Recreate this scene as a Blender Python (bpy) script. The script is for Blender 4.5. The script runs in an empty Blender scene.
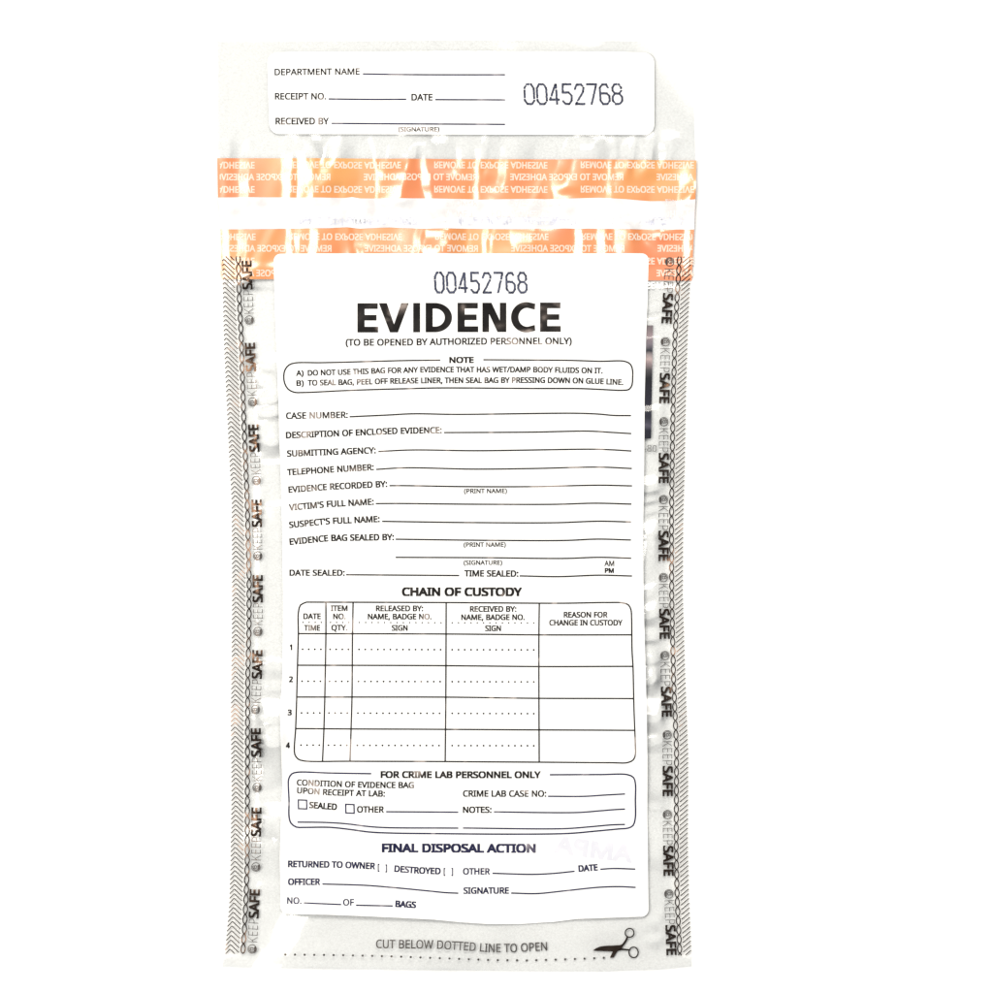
import bpy, bmesh, math, random
import numpy as np
from mathutils import Vector
from mathutils.geometry import tessellate_polygon, delaunay_2d_cdt

R = math.radians
S = 0.0005                       # metres per unit of layout (half a millimetre)
CX = CY = 496.5                  # layout centre, straight under the camera
scene = bpy.context.scene
COL = scene.collection

# ------------------------------------------------------------------ camera
CAM_D = 3.4
cam_d = bpy.data.cameras.new('camera')
cam = bpy.data.objects.new('camera', cam_d)
COL.objects.link(cam)
cam.location = (0, 0, CAM_D)
cam_d.sensor_width = 36
cam_d.lens = 36 * (CAM_D - 0.002) / (993 * S)
cam_d.clip_start = 0.05
cam_d.clip_end = 50
scene.camera = cam

# ------------------------------------------------------------------ light
scene.view_settings.view_transform = 'Standard'
scene.view_settings.look = 'None'
scene.view_settings.exposure = 0.0
scene.view_settings.gamma = 1.0
world = bpy.data.worlds.new('World')
scene.world = world
world.use_nodes = True
bg = world.node_tree.nodes['Background']
bg.inputs[0].default_value = (0.94, 0.97, 1.0, 1)
bg.inputs[1].default_value = 0.44


def softbox(name, tilt, azim, dist, size, power):
    ld = bpy.data.lights.new(name, 'AREA')
    ld.shape = 'RECTANGLE'
    ld.size, ld.size_y = size
    ld.energy = power
    ld.color = (1.0, 0.955, 0.87)
    o = bpy.data.objects.new(name, ld)
    COL.objects.link(o)
    d = Vector((math.sin(R(tilt)) * math.cos(R(azim)), math.sin(R(tilt)) * math.sin(R(azim)), math.cos(R(tilt))))
    o.location = d * dist
    o.rotation_euler = d.to_track_quat('Z', 'Y').to_euler()
    return o


softbox('softbox', 27, 180, 3.0, (0.80, 1.36), 53.5)      # from the left
softbox('softbox', 27, 90, 3.0, (1.36, 0.80), 53.5)       # from above the top edge
scene.cycles.max_bounces = 10
scene.cycles.transparent_max_bounces = 12
scene.cycles.sample_clamp_indirect = 6

# ------------------------------------------------------------------ outlines
def interp(y, tab):
    return np.interp(y, [a for a, b in tab], [b for a, b in tab])


BAG_L = [(40, 217), (160, 217.6), (203, 218.2), (230, 220.6), (256, 221.4), (340, 223.2), (420, 226.8), (452, 228.4),
         (500, 231), (600, 231.4), (720, 230.2), (790, 230.8), (860, 229.8), (900, 228.6), (930, 226), (967, 222.4)]
BAG_R = [(40, 641), (50, 652), (62.5, 659), (75, 673), (86.5, 692.5), (90, 693.8), (157, 695.6), (200, 695), (230, 694), (256, 692.4),
         (335, 688.8), (400, 686.8), (470, 685.6), (530, 684), (600, 683.6), (680, 686), (760, 689), (850, 688.6), (900, 689.6), (955, 692), (969, 692)]
HL = lambda y: interp(y, BAG_L)
HR = lambda y: interp(y, BAG_R)

# ------------------------------------------------------------------ relief of the film (layout units)
N = 994
yy, xx = np.mgrid[0:N, 0:N].astype(float)
rng = np.random.RandomState(7)


def sm(t):
    t = np.clip(t, 0, 1)
    return t * t * (3 - 2 * t)


def win(v, a, b, f):
    return sm((v - a + f / 2) / f) * sm((b + f / 2 - v) / f)


xl, xr = HL(yy), HR(yy)
u = np.clip((xx - xl - 12) / (xr - xl - 24), 0, 1)
v = np.clip((yy - 205) / 755, 0, 1)
DOME = 3.0 * (np.sin(np.pi * u) ** 2) * (np.clip(np.sin(np.pi * v), 0, 1) ** 1.5)
RELIEF = DOME.copy()
# soft irregular waviness of thin plastic
inner = sm((xx - xl - 3) / 25) * sm((xr - 3 - xx) / 25)
W = np.zeros_like(xx)
for i in range(26):
    lam = rng.uniform(38, 150)
    th = rng.uniform(0, math.pi)
    W += (lam / 6.283) * rng.uniform(0.010, 0.030) * np.sin(6.283 / lam * (xx * math.cos(th) + yy * math.sin(th)) + rng.uniform(0, 6.28))
RELIEF += W * (0.2 + 0.6 * inner) * (1 - .75 * win(yy, 60, 275, 60))


def blur_rows(a, s):
    r = int(s * 3) + 1
    k = np.exp(-0.5 * (np.arange(-r, r + 1) / s) ** 2)
    k /= k.sum()
    ap = np.pad(a, ((r, r), (0, 0)), 'edge')
    return sum(kk * ap[i:i + a.shape[0]] for i, kk in enumerate(k))


def need(axis, p):
    """slope that tips the film towards the softbox on that side, at layout position p"""
    w = (p - CX) * S if axis == 'x' else (p - CY) * S
    a = math.atan((1.362 + w) / 2.673)
    c = math.atan(w / CAM_D)
    return math.tan((a + c) / 2)


def crumple(axis, ridges, a0, a1, b0, b1, fade, steep=.34, soft=3.2, fade2=None):
    """Wrinkles running across a strip of film. Every ridge (p0, p1, q0, q1, f0, f1, lean) has one face tipped at f0..f1 of
    the needed slope between p0 and p1, and the film falls back behind it before the next ridge begins."""
    global RELIEF
    A = np.arange(a0, a1 + 1).astype(float)          # along the slope
    out = np.zeros((b1 - b0 + 1, A.size))
    for r, q in enumerate(range(b0, b1 + 1)):
        s = np.full(A.size, np.nan)
        for rd in sorted(ridges, key=lambda t: t[0]):
            p0, p1, q0, q1, f0, f1 = rd[:6]
            lean = rd[6] if len(rd) > 6 else 0.0
            if not (q0 <= q <= q1): continue
            # ends of a wrinkle taper to a point
            e = min(1.0, (min(q - q0, q1 - q) + 1.5) / 7.0) ** .5
            sh = lean * (q - (q0 + q1) / 2) + .8 * math.sin(q * .31 + p0)
            m = (p0 + p1) / 2 + sh
            hw = max(1.0, (p1 - p0) / 2 * e)
            t = (A - (m - hw)) / (2 * hw)
            on = (t >= 0) & (t <= 1)
            s[on] = need(axis, (p0 + p1) / 2) * (f0 + (f1 - f0) * t[on])
        hgt = 0.0
        i = 0
        n = A.size
        res = np.zeros(n)
        while i < n:
            if not np.isnan(s[i]):
                hgt += s[i]; res[i] = s[i]; i += 1
            else:
                k = i
                while k < n and np.isnan(s[k]): k += 1
                d = -min(steep, hgt / (k - i))
                res[i:k] = d
                hgt += d * (k - i)
                i = k
        out[r] = np.cumsum(res)
    out = blur_rows(out, soft)
    if axis == 'x':
        F = np.zeros_like(RELIEF)
        F[b0:b1 + 1, a0:a1 + 1] = out
        F *= sm((yy - b0) / fade) * sm((b1 - yy) / (fade2 or fade))
    else:
        F = np.zeros_like(RELIEF)
        F[a0:a1 + 1, b0:b1 + 1] = out.T
        F *= win(xx, b0 + fade / 2, b1 - fade / 2, fade)
    RELIEF = RELIEF + blur(F, 1.15)


def blur(a, s):
    r = int(s * 3) + 1
    k = np.exp(-0.5 * (np.arange(-r, r + 1) / s) ** 2)
    k /= k.sum()
    b = np.zeros_like(a)
    ap = np.pad(a, ((r, r), (0, 0)), 'edge')
    for i, kk in enumerate(k):
        b += kk * ap[i:i + a.shape[0]]
    c = np.zeros_like(a)
    bp = np.pad(b, ((0, 0), (r, r)), 'edge')
    for i, kk in enumerate(k):
        c += kk * bp[:, i:i + a.shape[1]]
    return c



# upper run of the orange liner
UP = [(219, 227, 146, 200, .78, .86), (238, 249, 146, 206, .85, 1.15), (283, 294, 146, 206, .72, .9, -.05), (296, 308, 146, 206, .85, 1.2, .03),
      (309, 314, 150, 206, .72, .76), (324, 337, 146, 186, .74, .84, -.25), (369, 377, 146, 206, .85, 1.2, .12), (380, 383, 158, 206, .85, .9), (386, 409, 146, 206, .74, 1.12, -.2),
      (418, 428, 146, 206, .74, .84, .15), (474, 482, 146, 206, .85, 1.2, -.08), (485, 488, 150, 185, .8, .8, -.2), (500, 508, 146, 190, .76, .9, -.1), (533, 538, 178, 206, .85, 1.0, -.3),
      (549, 552, 146, 206, 1.0, 1.05, -.05), (554.5, 557, 146, 206, 1.0, 1.05, -.05), (559, 576, 146, 192, .74, .92, -.35), (607.5, 612.5, 146, 206, .9, 1.1, -.03),
      (619, 632, 146, 182, .74, .9, -.2), (636, 650, 146, 176, .78, .96, -.1), (657, 667, 146, 168, .8, .98), (680, 693, 184, 206, .78, .9, -.6),
      (340, 346, 186, 206, .8, .9), (455, 463, 146, 172, .72, .76)]
UP = [(r[0], r[1], 120 if r[2] == 146 else r[2], *r[3:]) for r in UP]
crumple('x', UP, 214, 700, 126, 212, 26, fade2=10)
SW = np.zeros_like(xx)
for lam, amp, ph, kx in [(61, .075, .4, .25), (97, .085, 2.1, -.18), (37, .05, 4.0, .4), (150, .05, 1.0, .1)]:
    SW += amp * lam / 6.283 * np.sin(6.283 / lam * (xx + kx * yy) + ph)
RELIEF += SW * sm((yy - 128) / 26) * sm((292 - yy) / 12)
LO = [(223, 230, 222, 262, .66, .78), (238, 247, 222, 276, .7, .9), (253, 262, 222, 292, .74, .9, -.5), (287, 292, 222, 264, .95, 1.1, .05), (295, 299, 222, 264, .9, .95),
      (310, 318, 222, 264, .85, 1.12, -.08), (339, 350, 222, 264, .75, .84, .1), (355.5, 359.5, 222, 264, .95, 1.1), (361.5, 364, 222, 264, .95, 1, -.05),
      (415, 421, 222, 264, .95, 1.15, -.15), (424, 449, 222, 264, .73, .86, -.1), (467, 471, 222, 264, .74, .78), (483, 487.5, 222, 264, .95, 1.15, -.1), (489.5, 493, 222, 264, .9, 1, -.15),
      (510, 534, 222, 250, .78, .92), (574, 583, 222, 264, .85, 1.1), (597, 606, 222, 264, .85, 1.05), (614, 632, 222, 264, .74, .88, .1), (640, 662, 222, 242, .76, .84), (684, 690, 222, 270, .78, .84)]
crumple('x', LO, 214, 700, 218, 292, 8)
# crumpled margins beside the form
ML = [(354, 365, 258, 284, .78, 1.05, -.15), (372, 384, 256, 278, .8, 1.05, .35), (387, 399, 256, 286, .78, 1.05, -.3), (404, 413, 258, 286, .85, 1.05, -.1),
      (419, 441, 258, 287, .8, 1.05, -.1), (458, 465, 262, 287, .9, 1.05, 0), (500, 507, 263, 288, .85, 1.05, -.15), (530, 533, 262, 286, .74, .78, 0), (656, 664, 262, 288, .82, 1, .05),
      (679, 686, 264, 288, .82, 1, -.1), (697, 718, 258, 287, .8, 1.1, .1), (722, 740, 260, 287, .8, 1.05, 0), (790, 794, 262, 286, .74, .85, -.2),
      (801, 817, 260, 288, .78, .98, 0), (838, 843, 260, 276, .78, .95, 0), (880, 884, 260, 282, .72, .8, 0), (905, 909, 258, 280, .7, .8, .1)]
crumple('y', ML, 330, 930, 254, 292, 6)
MR = [(303, 310, 638, 664, .85, 1, -.1), (315, 322, 638, 664, .85, 1, -.1), (335, 339, 640, 664, .74, .78, 0), (404, 411, 638, 664, .85, 1.1, -.15), (474, 488, 638, 660, .8, 1.1, 0),
      (495, 500, 638, 660, .8, .95, -.2), (505, 511, 638, 660, .8, .95, -.2), (517, 535, 638, 660, .8, 1.05, -.2), (538, 541, 638, 662, .95, 1, 0),
      (583, 592, 638, 658, .75, .92, -.3), (600, 614, 638, 660, .8, 1.05, -.15), (627, 638, 638, 660, .78, 1, -.2), (645, 661, 638, 660, .78, 1.05, 0),
      (665, 680, 638, 660, .78, 1, -.3), (697, 716, 638, 664, .76, 1, -.1), (733, 741, 640, 664, .75, .95, -.2), (753, 757, 640, 664, .85, 1, 0),
      (802, 807, 648, 662, .76, .9, 0), (848, 853, 648, 660, .78, .95, .1), (872, 875, 645, 656, .76, .8, .1), (911, 917, 648, 662, .78, .95, -.2), (933, 939, 648, 662, .78, .95, -.3)]
crumple('y', MR, 290, 950, 634, 666, 6)
FT_ = [(264, 296, 900, 990, .5, .66, -.5)]
crumple('x', FT_, 240, 520, 900, 985, 18)

RELIEF = blur(RELIEF, .7)
RELIEF += 3.0
RELIEF = 1.4 + .5 * ((RELIEF - 1.4) + np.sqrt((RELIEF - 1.4) ** 2 + .25))   # never sinks into the back layer
# under the printed form the wrinkles are ironed out: the label is stiffer than the bare film
stiff = win(xx, 290, 636, 24) * win(yy, 262, 906, 20)
SMOOTH = blur(RELIEF, 8)
RELIEF = RELIEF * (1 - stiff) + SMOOTH * stiff


def relief(x, y):
    x = np.clip(np.asarray(x, float), 0, N - 2.001)
    y = np.clip(np.asarray(y, float), 0, N - 2.001)
    ix, iy = x.astype(int), y.astype(int)
    fx, fy = x - ix, y - iy
    return (RELIEF[iy, ix] * (1 - fx) * (1 - fy) + RELIEF[iy, ix + 1] * fx * (1 - fy)
            + RELIEF[iy + 1, ix] * (1 - fx) * fy + RELIEF[iy + 1, ix + 1] * fx * fy)


# ------------------------------------------------------------------ mesh helpers
def finish(name, co, faces, mat, parent, smooth=True):
    me = bpy.data.meshes.new(name)
    me.from_pydata(co, [], faces)
    me.update()
    if smooth:
        me.polygons.foreach_set('use_smooth', [True] * len(me.polygons))
    me.materials.append(mat)
    o = bpy.data.objects.new(name, me)
    COL.objects.link(o)
    o.parent = parent
    return o


def lift(x, y, lay):
    """layout point + layer height -> metres"""
    x = np.asarray(x, float)
    y = np.asarray(y, float)
    z = relief(x, y) + lay if lay is not None else 0 * x
    return np.stack([(x - CX) * S, (CY - y) * S, z * S], axis=-1)


def sheet(name, left, right, top, bottom, step, lay, mat, parent, rad=0.0, flat=None):
    """sheet between left(y)/right(y) and top(x)/bottom(x); rounded corners of radius rad; follows the relief"""
    xa, xb = float(left(np.array(400.))), float(right(np.array(400.)))
    xm = np.linspace(xa, xb, 9)
    y0, y1 = float(np.mean(top(xm))), float(np.mean(bottom(xm)))
    nx, ny = max(4, int((xb - xa) / step)), max(4, int((y1 - y0) / step))
    t = np.linspace(0, 1, ny + 1)
    if rad:
        e = np.linspace(0, 1, 9) ** 2 * rad / (y1 - y0)
        t = np.unique(np.concatenate([e, 1 - e, t[(t > rad / (y1 - y0)) & (t < 1 - rad / (y1 - y0))]]))
    s = np.linspace(0, 1, nx + 1)
    T, Sg = np.meshgrid(t, s, indexing='ij')
    yn = y0 + T * (y1 - y0)
    ins = np.zeros_like(yn)
    if rad:
        d0 = np.clip(rad - (yn - y0), 0, rad)
        d1 = np.clip(rad - (y1 - yn), 0, rad)
        d = np.maximum(d0, d1)
        ins = rad - np.sqrt(np.clip(rad * rad - d * d, 0, None))
    L, Rr = left(yn) + ins, right(yn) - ins
    X = L + Sg * (Rr - L)
    Y = top(X) + T * (bottom(X) - top(X))
    co = lift(X, Y, lay) if flat is None else np.stack([(X - CX) * S, (CY - Y) * S, 0 * X + flat * S], axis=-1)
    n1 = s.size
    idx = np.arange(t.size * n1).reshape(t.size, n1)
    f = np.stack([idx[:-1, :-1], idx[1:, :-1], idx[1:, 1:], idx[:-1, 1:]], axis=-1).reshape(-1, 4)
    return finish(name, co.reshape(-1, 3).tolist(), f.tolist(), mat, parent)


class Ink:
    """collects flat printed shapes in layout units, then lays them on the film"""

    def __init__(self):
        self.v = []
        self.f = []

    def poly(self, loops, fn=None):
        tri = tessellate_polygon([[Vector((a, b, 0)) for a, b in lp] for lp in loops])
        pts = [p for lp in loops for p in lp]
        b = len(self.v)
        self.v += [fn(*p) if fn else p for p in pts]
        self.f += [tuple(b + i for i in t) for t in tri]

    def line(self, pts, w=1.0, closed=False, step=6.0):
        if 2 < len(pts) < 40 and not closed and step < 10:      # centripetal curve through the points
            P = [np.array(q, float) for q in pts]
            P = [2 * P[0] - P[1]] + P + [2 * P[-1] - P[-2]]
            o = []
            for i in range(1, len(P) - 2):
                a, b, c, d = P[i - 1:i + 3]
                t1 = np.linalg.norm(b - a) ** .5 + 1e-6
                t2 = t1 + np.linalg.norm(c - b) ** .5 + 1e-6
                t3 = t2 + np.linalg.norm(d - c) ** .5 + 1e-6
                n = max(2, int(np.linalg.norm(c - b) / 2.5))
                for k in range(n):
                    t = t1 + (t2 - t1) * k / n
                    A1 = (t1 - t) / t1 * a + t / t1 * b
                    A2 = (t2 - t) / (t2 - t1) * b + (t - t1) / (t2 - t1) * c
                    A3 = (t3 - t) / (t3 - t2) * c + (t - t2) / (t3 - t2) * d
                    B1 = (t2 - t) / t2 * A1 + t / t2 * A2
                    B2 = (t3 - t) / (t3 - t1) * A2 + (t - t1) / (t3 - t1) * A3
                    o.append((t2 - t) / (t2 - t1) * B1 + (t - t1) / (t2 - t1) * B2)
            pts = o + [P[-2]]
        p = [np.array(q, float) for q in pts]
        if closed:
            p.append(p[0])
        q = [p[0]]
        for a, b in zip(p, p[1:]):
            n = max(1, int(np.linalg.norm(b - a) / step))
            q += [a + (b - a) * (i + 1) / n for i in range(n)]
        n = len(q)
        base = len(self.v)
        for i in range(n):
            if closed and i in (0, n - 1):
                a, b, c = q[-2], q[0], q[1]
            else:
                a, b, c = q[max(0, i - 1)], q[i], q[min(n - 1, i + 1)]
            d1, d2 = b - a, c - b
            if np.linalg.norm(d1) < 1e-9: d1 = d2
            if np.linalg.norm(d2) < 1e-9: d2 = d1
            d1 = d1 / np.linalg.norm(d1)
            d2 = d2 / np.linalg.norm(d2)
            n1, n2 = np.array((-d1[1], d1[0])), np.array((-d2[1], d2[0]))
            m = (n1 + n2) / max(0.35, 1 + float(n1 @ n2))
            self.v += [tuple(b + m * w / 2), tuple(b - m * w / 2)]
        for i in range(n - 1):
            k = base + 2 * i
            self.f.append((k, k + 1, k + 3, k + 2))

    def dot(self, x, y, r, n=8):
        self.poly([[(x + r * math.cos(6.2832 * i / n), y + r * math.sin(6.2832 * i / n)) for i in range(n)]])

    def ring(self, x, y, r, w, a0=0, a1=360, n=24, sq=1.0):
        k = max(4, int(n * abs(a1 - a0) / 360))
        self.line([(x + r * math.cos(R(a0 + (a1 - a0) * i / k)), y + sq * r * math.sin(R(a0 + (a1 - a0) * i / k))) for i in range(k + (0 if a1 - a0 == 360 else 1))],
                  w, closed=(a1 - a0 == 360), step=50)

    def text(self, s, pts, cap, bold=14, mirror=False, flip=False, track=0.0):
        """s set along the baseline polyline pts, stretched to its length; cap = capital height"""
        P = np.array(pts, float)
        seg = np.hypot(*np.diff(P, axis=0).T)
        cum = np.concatenate([[0], np.cumsum(seg)])
        bold = bold + (14 if cap < 7 else 12) if cap < 9 else bold          # ink gain of small print
        lsb = min(p[0] for l in OUT[s[0]] for p in l) - bold
        rsb = ADV[s[-1]] - max(p[0] for l in OUT[s[-1]] for p in l) - bold
        total = sum(ADV.get(c, 200) + track for c in s) - track - lsb - rsb
        x = -lsb
        K = cum[-1] / total
        V = cap / 500.0

        def fn(gx, gy):
            a = x + gx
            if mirror: a = total - a
            if flip: gy = 500 - gy
            d = a * K
            px = np.interp(d, cum, P[:, 0])
            py = np.interp(d, cum, P[:, 1])
            e = max(2.0, cap * .6)
            d0, d1 = max(0, d - e), min(cum[-1], d + e)
            t = np.array((np.interp(d1, cum, P[:, 0]) - np.interp(d0, cum, P[:, 0]), np.interp(d1, cum, P[:, 1]) - np.interp(d0, cum, P[:, 1])))
            t /= np.linalg.norm(t)
            return (px + t[1] * gy * V, py - t[0] * gy * V)

        for c in s:
            if c != ' ':
                loops, tri = glyph(c, bold, K / V)
                b = len(self.v)
                self.v += [fn(*p) for p in loops]
                self.f += [tuple(b + i for i in t) for t in tri]
            x += ADV.get(c, 200) + track

    def build(self, name, mat, parent, lay=1.0, fine=None):
        if fine:
            bm = bmesh.new()
            vs = [bm.verts.new((a, b, 0)) for a, b in self.v]
            for f in self.f:
                try: bm.faces.new([vs[i] for i in f])
                except ValueError: pass
            bmesh.ops.triangulate(bm, faces=bm.faces)
            for _ in range(6):
                es = [e for e in bm.edges if e.calc_length() > fine]
                if not es: break
                bmesh.ops.subdivide_edges(bm, edges=es, cuts=1)
                bmesh.ops.triangulate(bm, faces=[f for f in bm.faces if len(f.verts) > 3])
            bm.verts.index_update()
            V = [(q.co.x, q.co.y) for q in bm.verts]
            F = [tuple(q.index for q in f.verts) for f in bm.faces]
            bm.free()
        else:
            V, F = self.v, self.f
        V = np.array(V)
        F2 = []
        for f in F:                                  # every face looks up
            a, b, c = V[f[0]], V[f[1]], V[f[2]]
            cr = (b[0] - a[0]) * (c[1] - a[1]) - (b[1] - a[1]) * (c[0] - a[0])
            if abs(cr) < 1e-9: continue
            F2.append(f if cr < 0 else f[::-1])
        return finish(name, lift(V[:, 0], V[:, 1], lay).tolist(), F2, mat, parent)


class InkSet:
    """like Ink, but every string becomes a mesh of its own"""

    def __init__(self):
        self.items = []

    def text(self, *a, **k):
        i = Ink()
        i.text(*a, **k)
        self.items.append(i)

    def build(self, name, mat, parent, lay=1.0):
        for i in self.items:
            i.build(name, mat, parent, lay)


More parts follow.
